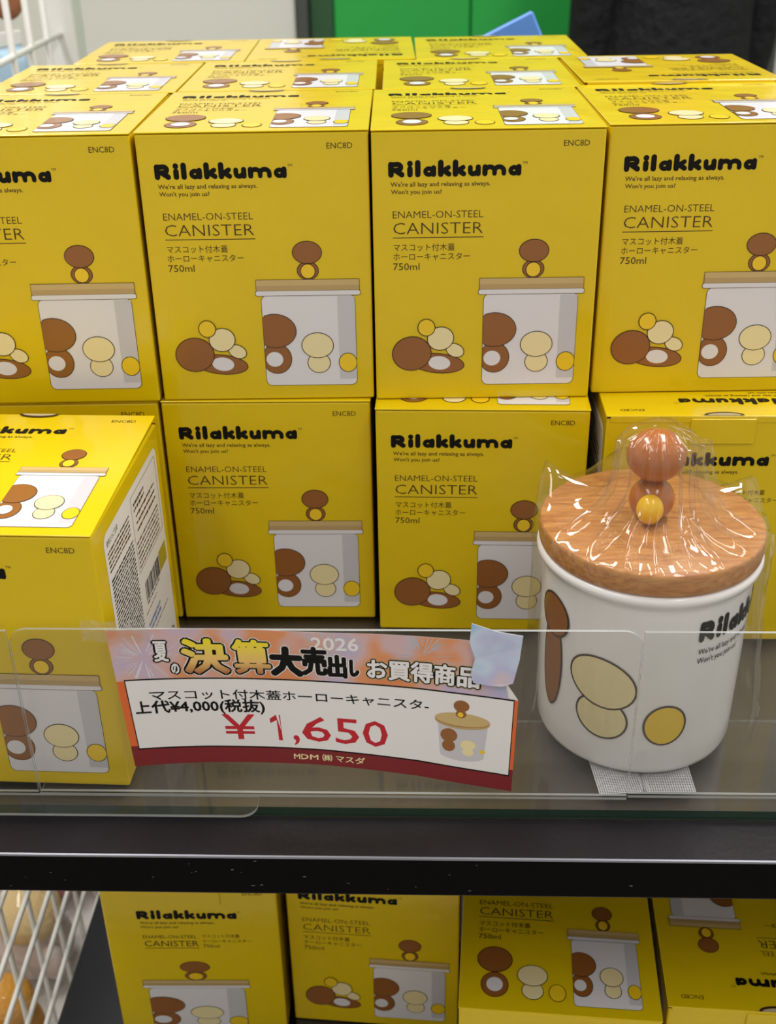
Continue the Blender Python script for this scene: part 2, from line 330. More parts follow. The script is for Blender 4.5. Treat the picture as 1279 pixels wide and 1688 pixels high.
def lying_pebbles(ink):
    ink.blob(36, 132.2, 15.5, 6.0, 'print_brown', 1, 6); ink.disc(37, 132.0, 6.4, 4.2, 'print_white', 3, 6); ink.blob(21, 126, 11.3, 10.3, 'print_brown', 4, -12)
    ink.blob(46, 124.3, 5.4, 4.0, 'print_cream', 4, 25); ink.blob(37.6, 117, 7.6, 7.0, 'print_cream', 6, -18); ink.blob(29.5, 110.2, 4.9, 5.0, 'print_yellow', 8)
def standing_pebbles(ink, u, v, sv=1.0):
    b = lambda cx, cy, rx, ry, m, l=1: ink.blob(u + cx, v + cy * sv, rx, ry * sv, m, l)
    b(11, 33, 8.6, 9.4, 'print_brown', 1); b(11, 13.5, 11.2, 10, 'print_brown', 3); ink.disc(u + 11, v + 33 * sv, 5.2, 5.4 * sv, 'print_white', 5)
    b(35, 36, 6.8, 6.6, 'print_cream', 1); b(35, 24.5, 9.6, 8, 'print_cream', 3); b(50.5, 36.5, 5.3, 6.4, 'print_yellow', 1)
def head_lines(ink, dv=0.0):
    ink.text('ENC8D', 102.6, 6.8 + dv, 116.4, 9.9 + dv, 'ink_brown')
    brand(ink, 9.0, 17.0 + dv, 72, 8.1)
    ink.text('TM', 81.0, 17.6 + dv, 83.6, 19.0 + dv, 'ink_brown')
    ink.text("We're all lazy and relaxing as always.", 10, 27.6 + dv, 64, 30.9 + dv, 'ink_brown', bold=0.01)
    ink.text("Won't you join us?", 10.2, 31.7 + dv, 37.8, 34.9 + dv, 'ink_brown', bold=0.01)
    ink.text('ENAMEL-ON-STEEL', 11, 43.4 + dv, 60.6, 47.3 + dv, 'ink_brown', bold=-0.008)
    ink.text('CANISTER', 11.2, 49.8 + dv, 60.6, 56.1 + dv, 'ink_brown', bold=-0.012)
    ink.rect(10.8, 57.9 + dv, 61, 58.35 + dv, 'ink_brown')
    ink.text('マスコット付木蓋', 11.2, 61.4 + dv, 45.2, 65.6 + dv, 'ink_brown')
    ink.text('ホーローキャニスター', 11, 66.8 + dv, 53.6, 70.9 + dv, 'ink_brown')
    ink.text('750ml', 10.9, 72.4 + dv, 25.6, 76.4 + dv, 'ink_brown')

# ------------------------------------------------------------------ the canister carton (125 x 131 x 155 mm)
W, D, H = 0.125, 0.1307, 0.1546
LT = 0.0009
front = Ink(); head_lines(front); lying_pebbles(front); jar_picture(front, 59.3, 81.5)
top = Ink(); head_lines(top, -0.8); standing_pebbles(top, 11, 78.5, 1.0); jar_picture(top, 69.6, 63.2, 0.79, 0.94)
def centred(ink, du):                            # centred layout of the tab side and the end panel
    t = lambda x, a, b_, c, d_, bold=0.0: ink.text(x, a + du, b_, c + du, d_, 'ink_brown', bold=bold)
    t('ENC8D', 104, 5.8, 118, 8.8); brand(ink, 27 + du, 24, 72, 8.1); t('TM', 99, 24.6, 101.6, 26)
    t("We're all lazy and relaxing as always.", 28.5, 34.6, 82, 37.8, 0.01); t("Won't you join us?", 28.5, 38.8, 56, 42.0, 0.01)
    t('ENAMEL-ON-STEEL', 29, 48.5, 68, 51.8); t('CANISTER', 29.5, 54.2, 69, 60); ink.rect(29.5 + du, 61.5, 69 + du, 62.0, 'ink_brown')
    t('マスコット付木蓋', 72, 47.7, 99, 51.2); t('ホーローキャニスター', 72, 53, 107, 56.4); t('750ml', 72, 58, 84, 61.4)
    jar_picture(ink, 23.5 + du, 95.5, 1.34, 0.9)
side = Ink(); centred(side, 0.0)
back = Ink(); centred(back, -3.0)
info = Ink()                                    # information panel: rules, fine print, bar code
info.rect(16, 11, 123, 146, 'panel_white', 0, 6)
def fine(u0, v0, u1, v1, pitch_, wd, seed, m='ink_brown'):
    rg = random.Random(seed); v = v0
    while v < v1:
        u = u0
        while u < u1:
            L = rg.uniform(1.2, 5.5); e = min(u + L, u1); info.rect(u, v, e, v + wd * rg.uniform(0.75, 1.1), m, 1); u = e + rg.uniform(0.4, 1.1)
        v += pitch_
info.text('使用上のご注意', 20, 15.5, 40, 19, 'ink_black', 1)
fine(20, 22, 60, 34, 2.6, 1.3, 1); fine(20, 38, 62, 142, 2.3, 1.25, 2, 'ink_black')
for p in ([(66, 16), (119, 16)], [(119, 16), (119, 62)], [(119, 62), (66, 62)], [(66, 62), (66, 16)]): info.stroke(p, 0.35, 'ink_brown', 1)
fine(70, 21, 92, 26, 3.4, 1.8, 3); fine(72, 29, 112, 40, 4.2, 1.6, 4); fine(68, 44, 114, 60, 3.0, 1.2, 5)
rg = random.Random(9); u = 72
while u < 102: wd = rg.choice((0.4, 0.7, 1.1)); info.rect(u, 72, u + wd, 84, 'ink_black', 1); u += wd + rg.choice((0.4, 0.7, 1.0))
info.rect(104, 71, 120, 84, 'print_olive', 1); fine(73, 85.2, 101, 86.5, 3, 1.2, 6)
fine(70, 98, 96, 104, 4, 2.4, 7, 'print_blue'); fine(68, 107, 112, 109, 3, 0.9, 8); fine(68, 90, 92, 92, 3, 0.9, 10)
info.stroke(arc(113, 134, 5, 5, 0, 360, 24), 0.9, 'ink_brown', 1); info.text('C', 110.6, 131.4, 115.2, 136.8, 'ink_brown', 1)
info.stroke([(92, 140), (96, 132), (100, 140), (92, 140)], 0.7, 'ink_brown', 1)

def make_box():
    root = empty('canister_box')
    b = MB(); b.box(-W / 2, W / 2, -D / 2, D / 2, 0, H - LT - 0.0003, 'yellow_card', 0.0011, 2)
    mm = 0.001; zt = H
    b.ink(front, lambda u, v, o: (-W / 2 + u * mm, -D / 2 - o, zt - v * mm))
    b.ink(back, lambda u, v, o: (W / 2 - u * mm, D / 2 + o, zt - v * mm))
    b.ink(info, lambda u, v, o: (W / 2 + o, -D / 2 + u * mm, zt - v * mm))
    b.ink(side, lambda u, v, o: (-W / 2 - o, D / 2 - u * mm, zt - v * mm))
    b.build('carton', root)
    l = MB(); l.box(-W / 2 - 0.0003, W / 2 + 0.0003, 0, D + 0.0006, 0, LT, 'yellow_card', 0.0003, 1)      # hinge line at y=0, z=0
    l.box(-W / 2 + 0.002, W / 2 - 0.002, D - 0.0004, D + 0.0007, -0.0035, LT * 0.6, 'yellow_card', 0.0003, 1)
    l.ink(top, lambda u, v, o: (-W / 2 + u * mm, D - v * mm, LT + o))
    nt = Ink(); nt.poly([(44, 0.0), (47, 0.0)] + [(58.5 - 11.4 * math.cos(R(a)), 0.3 + 4.2 * math.sin(R(a))) for a in range(0, 181, 15)] + [(73, 0)], 'ink_outline', 5)
    nt.poly([(48.9, 0.0)] + [(58.5 - 9.6 * math.cos(R(a)), 0.0 + 2.7 * math.sin(R(a))) for a in range(0, 181, 15)] + [(68.1, 0)], 'card_inner', 6)
    l.ink(nt, lambda u, v, o: (-W / 2 + u * mm, D + 0.0005 - v * mm, LT + o))
    l.build('lid_flap', root, (0, -D / 2 - 0.0003, H - LT))
    t = MB(); t.box(-0.0225, 0.0145, D / 2 + 0.0003, D / 2 + 0.0011, H - 0.0175, H - 0.0018, 'yellow_card', 0.0003, 1)
    for u0, u1 in ((-0.0625, -0.023), (0.015, 0.0625)): t.box(u0, u1, D / 2 - 0.0004, D / 2 + 0.0003, H - 0.0016, H - 0.0011, 'ink_outline')
    t.build('tuck_tab', root)
    return root

F = EYE - 0.42677            # glass shelf top
G = EYE - 0.773              # lower deck top
proto = make_box(); used = [False]
def place(x, y, yaw, z, label, turn=0, group='canister boxes on the upper glass shelf', lift=0.0):
    """x, y: front left corner of the footprint as seen from the aisle"""
    o = proto if not used[0] else copy_tree(proto); used[0] = True
    wd, dp = (W, D) if turn % 180 == 0 else (D, W)
    a = R(yaw); o.location = (x + wd / 2 * math.cos(a) - dp / 2 * math.sin(a), y + wd / 2 * math.sin(a) + dp / 2 * math.cos(a), z)
    o.rotation_euler = (0, 0, a + R(turn)); tag(o, label, 'box', group)
    if lift:
        for ch in o.children:
            if ch.name.startswith('lid_flap'): ch.rotation_euler = (R(lift), 0, 0)
    return o
Z2 = F + H + 0.0004
# upper layer, front row
place(-0.2593, 0.6392, -0.2, Z2, 'yellow canister box at the left end of the upper front row, cut off')
place(-0.1320, 0.6403, -0.8, Z2, 'yellow canister box second from left in the upper front row')
place(-0.0055, 0.6362, -0.8, Z2, 'yellow canister box third from left in the upper front row')
place(0.1222, 0.6400, -0.6, Z2, 'yellow canister box at the right end of the upper front row')
# upper layer, middle row
place(-0.2555, 0.7740, -0.6, Z2, 'leftmost box lid of the middle top row, beside the white wire rack')
place(-0.1285, 0.7745, -0.6, Z2, 'second box lid from left in the middle top row')
place(0.0015, 0.7700, -0.8, Z2, 'third box lid from left in the middle top row, greenish gleam on top')
place(0.1290, 0.7730, -1.2, Z2, 'turned yellow box in the middle top row, upside-down lid print, thumb notch', 180, lift=0.8)
# upper layer, back row
place(-0.2255, 0.9090, 0.0, Z2, 'leftmost box of the back top row, in front of the grey wall')
place(-0.0990, 0.9090, 0.0, Z2, 'turned middle box of the back top row with upside-down lid print', 180)
place(0.0270, 0.9030, -1.0, Z2, 'rightmost box of the back top row, in front of the blue board')
# lower layer
place(-0.2655, 0.4845, -3.9, F + 0.0018, 'yellow box pulled forward at the shelf edge, white information panel on its side', lift=1.6)
place(-0.2615, 0.6410, -0.3, F, 'yellow box behind the pulled-forward box, only a corner showing')
place(-0.1345, 0.6400, -2.0, F, 'yellow box in the lower row, directly behind the left part of the price sign')
place(-0.0064, 0.6235, -3.4, F, 'yellow box in the lower row just left of the white canister')
place(0.1262, 0.6075, -2.4, F, 'turned yellow box with a tuck tab behind the white canister', 180)
for x, y in ((-0.2555, 0.7755), (-0.1285, 0.7755), (0.0045, 0.7780), (0.1345, 0.7600), (-0.2255, 0.9110), (-0.0990, 0.9110), (0.0290, 0.9130)):
    place(x, y, 0, F, 'yellow canister box hidden in the lower layer behind the front boxes', group='hidden canister boxes of the lower layer')
# lower deck
LG = 'canister boxes on the lower deck'
place(-0.2085, 0.5900, -1.2, G, 'yellow box at the left end of the lower deck, canister picture centred on it', 180, LG)
place(-0.0785, 0.6000, -6.0, G, 'second yellow box from left on the lower deck, standing askew', 0, LG)
place(0.0385, 0.4858, -6.0, G, 'yellow box on the lower deck pulled forward, upright lid print in view', 0, LG)
place(0.1690, 0.4840, -5.4, G, 'turned yellow box at the right of the lower deck, upside-down lid print', 180, LG)

# ------------------------------------------------------------------ shelf unit (turned 2.2 degrees like its boxes)
SY = R(-2.2)
unit = empty('shelf_unit', (0, 0, 0), SY); tag(unit, 'black steel display shelf unit carrying the yellow boxes', 'shelf')
XL, XR = -0.286, 0.52
d = MB(); d.box(XL, XR, 0.4590, 1.075, F - 0.030, F - 0.0068, 'deck_grey', 0.001, 1); d.build('shelf_deck', unit)
d = MB(); d.box(XL, XR, 0.4290, 0.4585, F - 0.0335, F - 0.0072, 'steel_black', 0.0012, 2)
rg = random.Random(4)
sk = Ink()
for i in range(26):
    x = rg.uniform(XL + 0.05, 0.25); L = rg.uniform(0.0003, 0.0016); a = rg.uniform(-0.6, 0.6); y = rg.uniform(0.0003, 0.0205)
    sk.stroke([(x, y), (x + L * math.cos(a), y + L * math.sin(a) * 0.5)], rg.uniform(0.00015, 0.0004), 'scratch')
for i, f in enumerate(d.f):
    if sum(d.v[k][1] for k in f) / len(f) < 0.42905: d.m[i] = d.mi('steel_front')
    elif all(abs(d.v[k][1] - 0.4290) < 0.0013 and d.v[k][2] > F - 0.0088 for k in f): d.m[i] = d.mi('steel_highlight')        # highlight along the bend, painted in as lighter steel
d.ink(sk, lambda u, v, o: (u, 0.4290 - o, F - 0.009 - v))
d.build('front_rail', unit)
d = MB(); d.box(XL, XR, 0.470, 1.075, G - 0.03, G - 0.0005, 'deck_low', 0.002, 2); d.build('lower_deck', unit)
d = MB(); d.box(XL, XR, 1.077, 1.087, 0.08, F - 0.002, 'steel_front', 0.001, 1); d.build('back_panel', unit)
for x in (XL + 0.015, XR - 0.015):
    d = MB(); d.box(x - 0.014, x + 0.014, 1.088, 1.12, 0, F - 0.002, 'steel_black', 0.002, 1); d.box(x - 0.014, x + 0.014, 0.56, 1.12, 0, 0.05, 'steel_black', 0.002, 1); d.build('upright', unit)
    for z in (F - 0.0305, G - 0.0305):
        d = MB(); vs = [(x + s * 0.003, y, zz) for s in (-1, 1) for y, zz in ((1.08, z), (0.56, z), (0.56, z - 0.012), (1.08, z - 0.07))]
        d.add(vs, [[0, 1, 2, 3], [7, 6, 5, 4], [0, 4, 5, 1], [1, 5, 6, 2], [2, 6, 7, 3], [3, 7, 4, 0]], 'steel_black'); d.build('bracket', unit)
# glass pane lying on the deck, green at its polished edge
gl = MB(); gl.box(XL, XR, 0.4577, 1.07, F - 0.0064, F - 0.0004, 'glass')
for i, f in enumerate(gl.f):
    if all(abs(gl.v[k][1] - 0.4577) < 1e-6 for k in f): gl.m[i] = gl.mi('glass_edge')
gp = gl.build('glass_pane'); gp.rotation_euler = (0, 0, SY); tag(gp, 'clear glass pane with green polished edge lying on the black shelf', 'glass pane')

def slab(path, t, thick_axis, m, me):
    """prism from a closed 2-D path in mm-free units; thick_axis 'y' = upright sheet, 'z' = lying sheet"""
    b = MB(); n = len(path)
    P = (lambda p, o: (p[0], o, p[1])) if thick_axis == 'y' else (lambda p, o: (p[0], p[1], o))
    vs = [P(p, t[0]) for p in path] + [P(p, t[1]) for p in path]
    b.add(vs, [list(range(n)), list(range(n, 2 * n))[::-1]], m); b.add(vs, [[i, (i + 1) % n, n + (i + 1) % n, n + i] for i in range(n)], me)
    return b
def rr(x0, x1, y0, y1, r):                       # r: radii for corners (x0y0, x1y0, x1y1, x0y1)
    p = []
    for (cx, cy, a), q in zip(((x0, y0, 180), (x1, y0, 270), (x1, y1, 0), (x0, y1, 90)), r):
        ox = cx + (q if cx == x0 else -q); oy = cy + (q if cy == y0 else -q)
        if q == 0: p.append((cx, cy)); continue
        for k in range(7): t = R(a + 15 * k); p.append((ox + q * math.cos(t), oy + q * math.sin(t)))
    return p
FT = F + 0.1045
def fence(name, x0, x1, y, r, label, h, base=True):
    o = empty(name, (0, 0, 0), SY); tag(o, label, 'shelf fence', 'clear acrylic fences along the shelf edge')
    slab(rr(x0, x1, F + 0.0022, h, r), (y, y + 0.0016), 'y', 'acrylic', 'acrylic_edge').build('upright_sheet', o)
    slab(rr(x0, x1, y - 0.0005, y + 0.0625, (0, 0, 0, 0)), (F, F + 0.0016), 'z', 'acrylic', 'acrylic_edge').build('foot_sheet', o)
    return o
fence('acrylic_fence', -0.206, 0.1045, 0.4655, (0, 0, 0.009, 0.009), 'clear acrylic fence with rounded corners carrying the price sign', FT + 0.0016)
fence('acrylic_fence', 0.1055, 0.45, 0.4672, (0, 0, 0.006, 0.0), 'clear acrylic fence at the right, in front of the canister and beyond', FT)
o = tag(slab(rr(-0.27, -0.0885, 0.4495, 0.4648, (0, 0.008, 0, 0)), (F - 0.0002, F + 0.0014), 'z', 'acrylic', 'acrylic_edge').build('acrylic_strip'), 'clear acrylic strip with a rounded corner lying on the shelf edge at left', 'acrylic strip')
o.rotation_euler = (0, 0, SY)
o = tag(slab(rr(-0.27, -0.207, F + 0.0016, FT + 0.0005, (0, 0, 0, 0)), (0.4655, 0.4671), 'y', 'acrylic', 'acrylic_edge').build('acrylic_fence'), 'clear acrylic fence at the far left before the pulled-forward box', 'shelf fence', 'clear acrylic fences along the shelf edge')
o.rotation_euler = (0, 0, SY)

# ------------------------------------------------------------------ enamel canister with wooden lid
CX, CY = 0.1374, 0.5283
can = empty('lidded_canister', (CX, CY, F + 0.0024)); tag(can, 'white enamel canister with wooden lid and round knob, wrapped in clear film', 'canister')
BR = lambda z: 0.0536 + 0.0016 * max(0, min(1, z / 0.11))
b = MB(); b.lathe([(0.001, 0), (0.047, 0), (0.0505, 0.0008), (0.0525, 0.0026), (0.0536, 0.006)] + [(BR(z), z) for z in (0.02, 0.05, 0.08, 0.105)] +
        [(0.0556, 0.1085), (0.0572, 0.1098), (0.0585, 0.1116), (0.0588, 0.1135), (0.0582, 0.1152), (0.0568, 0.1160), (0.0545, 0.1160), (0.0535, 0.114), (0.0515, 0.03), (0.001, 0.03)], 'enamel', 96)
ink = Ink()                                       # u = degrees round the body, v = -height in mm
def pb(a, z, ra, rz, m, l, rot=0): ink.blob(a, -z, ra, rz, m, l, rot, 1.2)
pb(-68, 84, 13, 12.5, 'print_brown', 2); pb(-68, 55, 9, 29, 'print_brown', 0)
pb(-31, 36, 15, 13, 'print_cream', 0, 12); pb(-32, 58, 19.5, 15, 'print_cream', 2, 14); pb(4.5, 35.5, 11.6, 12.6, 'print_yellow', 0)
tilt = lambda u, v: (u, v)
brand(ink, 17.5, -98.5, 77, 12, 'ink_black', 0, 9)
ink.text("We're all lazy and relaxing as always.", 18, -82.2, 76, -77.6, 'ink_black', bold=0.01); ink.text("Won't you join us?", 18, -76.6, 48, -72.0, 'ink_black', bold=0.01)
b.ink(ink, lambda u, v, o: ((BR(-v / 1000) + 0.0003 + o) * math.sin(R(u)), -(BR(-v / 1000) + 0.0003 + o) * math.cos(R(u)), -v / 1000), cuts=range(-90, 110, 5))
b.build('body', can)
b = MB(); b.lathe([(0.001, 0.1162), (0.0555, 0.1162), (0.0570, 0.1166), (0.0577, 0.1176), (0.0580, 0.1195), (0.0580, 0.1268), (0.0577, 0.1283), (0.0568, 0.1290), (0.001, 0.1290)], 'beech', 96); b.build('lid', can)
b = MB()                                          # plain turned knob of two rounded pebbles
b.ball((0, 0, 0.1395), 0.0118, 0.0110, 0.0118, 'glaze_brown', 40)
b.ball((0, 0, 0.1645), 0.0152, 0.0142, 0.0138, 'glaze_brown', 40)
kn = b.build('knob', can); kn.location = (-0.0005, 0.002, 0)
b = MB(); b.ball((-0.003, -0.0102, 0.1385), 0.0070, 0.0064, 0.0082, 'glaze_yellow', 32); b.build('yellow_bead', kn)
kn['label'] = 'glossy brown rounded knob'

# clear film bag pulled over it, gathered at the knob, standing out at the foot
def bag():
    rg = random.Random(21); n = 288; z0 = 0.1292
    creases = [(rg.uniform(0, 2 * math.pi), rg.uniform(0.25, 1.0), rg.uniform(0.08, 0.2)) for _ in range(5)] + [(-a_ % (2 * math.pi), h_, w_) for a_, h_, w_ in ((2.75, 1.3, 0.13), (2.35, 1.6, 0.10), (1.98, 1.7, 0.09), (1.72, 1.2, 0.08), (1.42, 1.8, 0.09), (1.12, 1.5, 0.10), (0.80, 1.5, 0.11), (0.42, 1.3, 0.12))]
    def fold(t, tight):
        s = 0.0
        for a, amp, wd in creases:
            dlt = abs((t - a + math.pi) % (2 * math.pi) - math.pi)
            if dlt < wd: s = max(s, amp * (1 - dlt / wd) ** (1.0 if tight else 1.6))
        return s
    prof = [(0.002, z0 + 0.0535, 0.2), (0.010, z0 + 0.0525, 0.6), (0.0165, z0 + 0.049, 0.9), (0.0205, z0 + 0.042, 1), (0.0215, z0 + 0.034, 1), (0.0215, z0 + 0.026, 1.1), (0.0230, z0 + 0.0185, 1.2), (0.0265, z0 + 0.0115, 1.2),
            (0.0330, z0 + 0.0065, 1.0), (0.0410, z0 + 0.0040, 0.8), (0.0500, z0 + 0.0024, 0.5), (0.0575, z0 + 0.0014, 0.3), (0.0600, z0 - 0.0010, 0.3), (0.0608, z0 - 0.008, 0.4), (0.0606, z0 - 0.018, 0.4), (0.0600, z0 - 0.030, 0.5),
            (0.0598, z0 - 0.045, 0.6), (0.0600, z0 - 0.06, 0.8), (0.0602, z0 - 0.075, 0.9), (0.0606, z0 - 0.09, 1.0), (0.0612, z0 - 0.105, 1.2), (0.0618, z0 - 0.118, 1.3), (0.0605, z0 - 0.1275, 1.3)]
    ph = [rg.uniform(0, 6.28) for _ in range(8)]
    vs = []
    for i, (r, z, a) in enumerate(prof):
        for k in range(n):
            t = 2 * math.pi * k / n + 0.012 * math.sin(i * 1.3 + k)
            fo = fold(t + 0.05 * math.sin(i * 0.9), i < 9)
            wob = math.sin(5 * t + ph[0] + i * 0.35) * 0.5 + math.sin(11 * t + ph[1] - i * 0.5) * 0.35 + math.sin(17 * t + ph[2] + i * 0.8) * 0.2
            dr = a * (0.0042 * fo + 0.0009 * wob); dz = 0.0
            if 2 < i < 13: dz = a * (0.0058 * fo + 0.0006 * wob)
            # loose pockets standing up at the back left and back right of the lid
            for (ta, wd_, hh) in ((math.pi * 0.86, 0.38, 0.020), (math.pi * 0.10, 0.30, 0.012), (math.pi * 0.5, 0.5, 0.012)):
                dl = abs((t - ta + math.pi) % (2 * math.pi) - math.pi)
                if dl < wd_ and 8 <= i <= 13: dz += hh * (0.5 + 0.5 * math.cos(math.pi * dl / wd_)) * (1 - abs(i - 11) / 4.0)
            right = max(0, math.cos(t - 0.25)) ** 6
            if i > 14: dr += right * 0.0045 * (i - 14) / 8 * (1 + 0.5 * wob)
            rr_ = max(0.0015, r + dr)
            if 10 < i: rr_ = max(rr_, 0.0592 if i < 16 else 0.0570)
            if i > 12 and math.sin(t) < -0.6: rr_ = min(rr_, 0.0608)
            vs.append((rr_ * math.cos(t), rr_ * math.sin(t), z + dz))
    fs = []
    for i in range(len(prof) - 1):
        for k in range(n): fs.append([i * n + k, i * n + (k + 1) % n, (i + 1) * n + (k + 1) % n, (i + 1) * n + k])
    b = MB(); b.add(vs, fs, 'film', True)
    o = b.build('plastic_bag', None, (CX, CY, F + 0.0024)); tag(o, 'crinkled clear plastic bag pulled over the white canister', 'plastic bag')
bag()
# white mesh pads under the canister
for (x0, x1, yf, rz, lab) in ((-0.026, 0.0005, 0, 3, 'white anti-slip mesh strip under the canister, left one'), (0.002, 0.0295, 0, -1.5, 'white anti-slip mesh strip under the canister, right one')):
    b = MB(); L0, L1 = -0.0640, -0.018; n = 22
    for k in range(n + 1):
        x = x0 + (x1 - x0) * k / n; b.box(x - 0.00016, x + 0.00016, L0, L1, 0, 0.0005, 'mesh_white')
    m_ = 38
    for k in range(m_ + 1):
        y = L0 + (L1 - L0) * k / m_; b.box(x0, x1, y - 0.00016, y + 0.00016, 0.0001, 0.0006, 'mesh_white')
    o = b.build('mesh_strip', None, (CX - 0.006, CY, F + 0.0017)); o.rotation_euler = (0, 0, R(rz)); tag(o, lab, 'mesh strip', 'anti-slip mesh strips')

# ------------------------------------------------------------------ price sign: a wavy sheet taped to the fence
TOP = [(-0.1388, -0.3199), (-0.1151, -0.3187), (-0.0739, -0.3186), (-0.0347, -0.3203), (-0.0003, -0.3214), (0.0337, -0.3241), (0.064, -0.3278)]
BOT = [(-0.1335, -0.4031), (-0.0921, -0.4003), (-0.0449, -0.399), (-0.019, -0.4007), (0.007, -0.4049), (0.0347, -0.4108), (0.0611, -0.4158)]
def poly_at(P, u):
    """arc-parametrised smooth curve through P"""
    Ls = [0]
    for a, b_ in zip(P, P[1:]): Ls.append(Ls[-1] + math.hypot(b_[0] - a[0], b_[1] - a[1]))
    s = u * Ls[-1]; n = len(P); i = 0
    while i < n - 2 and s > Ls[i + 1]: i += 1
    t = (s - Ls[i]) / (Ls[i + 1] - Ls[i]); p1, p2 = P[i], P[i + 1]; p0 = P[i - 1] if i else p1; p3 = P[i + 2] if i + 2 < n else p2
    return [0.5 * (2 * b1 + (c1 - a1) * t + (2 * a1 - 5 * b1 + 4 * c1 - d1) * t * t + (3 * b1 - a1 - 3 * c1 + d1) * t ** 3) for a1, b1, c1, d1 in zip(p0, p1, p2, p3)]
def sign_pt(u, v, o):
    a = poly_at(TOP, u); c = poly_at(BOT, u); x = a[0] + (c[0] - a[0]) * v; z = a[1] + (c[1] - a[1]) * v
    bul = 0.0010 + 0.0035 * v * (0.4 + math.sin(u * 3.4 - 0.5) ** 2) + 0.003 * max(0, u - 0.75) * 4 * v
    return (x, 0.4655 - 0.0006 - 0.0384 * x - bul - o, EYE + z)
sign = empty('price_sign', (0, 0, 0)); tag(sign, 'paper price sign reading 1,650 yen taped to the clear acrylic fence', 'price sign')
b = MB(); k = Ink()
k.poly([(0, 0), (0.935, 0), (0.955, 0.10), (0.948, 0.2), (0.965, 0.36), (0, 0.36)], 'paper_banner', 0)
k.rect(0, 0.36, 1, 0.86, 'paper_orange', 0); k.rect(0, 0.845, 1, 1, 'paper_red', 1)
cell = []
k.poly([(0.030, 0.350), (0.5, 0.348), (0.985, 0.358), (0.985, 0.895), (0.5, 0.885), (0.030, 0.875)], 'ink_black', 2); k.poly([(0.0335, 0.360), (0.5, 0.358), (0.9815, 0.368), (0.9815, 0.885), (0.5, 0.874), (0.0335, 0.864)], 'paper_white', 3)
rg = random.Random(3)
for cx_, cy_, col, rad in ((0.09, 0.20, 'print_white', 0.075), (0.52, 0.12, 'pale_blue', 0.08), (0.76, 0.14, 'pale_blue', 0.08), (0.30, 0.30, 'plush_pale', 0.05)):
    for i in range(46):
        a = rg.uniform(0, 6.28); r0 = rad * rg.uniform(0.15, 0.5); r1 = rad * rg.uniform(0.7, 1.1)
        p = [(cx_ + r * math.cos(a), min(max(cy_ + r * 2.1 * math.sin(a), 0.005), 0.345)) for r in (r0, r1)]; k.stroke(p, 0.0016, col, 1 + i * 0.04, cap=False)
def title(t, u0, v0, u1, v1, fill, r1, r2, layer, rim=None, r3=0):
    q = 2.35                                        # sheet is about 2.35 times wider than high
    if rim: k.thick(t, u0, v0, u1, v1, rim, layer, r3, r3 * q)
    k.thick(t, u0, v0, u1, v1, 'ink_black', layer + 1, r2, r2 * q); k.thick(t, u0, v0, u1, v1, fill, layer + 2, r1, r1 * q)
title('夏', 0.112, 0.085, 0.146, 0.225, 'paper_white', 0.0015, 0.0055, 4)
title('の', 0.150, 0.245, 0.168, 0.315, 'paper_white', 0.0012, 0.0050, 4)
title('決', 0.184, 0.075, 0.284, 0.310, 'ink_gold', 0.0048, 0.0100, 4, 'paper_white', 0.0122)
title('算', 0.302, 0.075, 0.384, 0.310, 'ink_gold', 0.0034, 0.0080, 4, 'paper_white', 0.0102)
title('大', 0.390, 0.12, 0.462, 0.315, 'ink_black', 0.0050, 0.0060, 4, 'paper_white', 0.0084)
title('売', 0.466, 0.11, 0.524, 0.305, 'ink_black', 0.0030, 0.0040, 4, 'paper_white', 0.0064)
title('出', 0.530, 0.16, 0.572, 0.315, 'ink_black', 0.0026, 0.0036, 4, 'paper_white', 0.0060)
title('し', 0.584, 0.19, 0.602, 0.300, 'ink_black', 0.0026, 0.0036, 4, 'paper_white', 0.0060)
k.thick('2026', 0.492, 0.034, 0.604, 0.122, 'paper_white', 4, 0.0012, 0.003)
title('お買得商品', 0.626, 0.175, 0.894, 0.310, 'paper_white', 0.0020, 0.0056, 4, 'print_wood', 0.0072)
k.thick('マスコット付木蓋ホーローキャニスタ-', 0.088, 0.437, 0.776, 0.510, 'ink_black', 4, 0.0004, 0.0012, 6)
k.thick('上代¥4,000(税抜)', 0.047, 0.512, 0.358, 0.620, 'ink_black', 5, 0.0011, 0.0030, 8)
for a_, b_, c_, d_ in (('¥', 0.252, 0.330, 0), (',', 0.425, 0.442, 1), ('6', 0.452, 0.520, 0), ('5', 0.534, 0.597, 0), ('0', 0.608, 0.672, 0)):
    k.thick(a_, b_, 0.775 if d_ else 0.625, c_, 0.850 if d_ else 0.815, 'ink_red', 4, 0.0008, 0.002, 8)
k.poly([(0.361, 0.665), (0.383, 0.622), (0.3945, 0.622), (0.3945, 0.818), (0.3845, 0.818), (0.3845, 0.662), (0.3655, 0.69)], 'ink_red', 4)
k.thick('MDM ㈱ マスダ', 0.420, 0.912, 0.610, 0.965, 'print_cream', 4, 0.0004, 0.001, 6, shear=0.02)
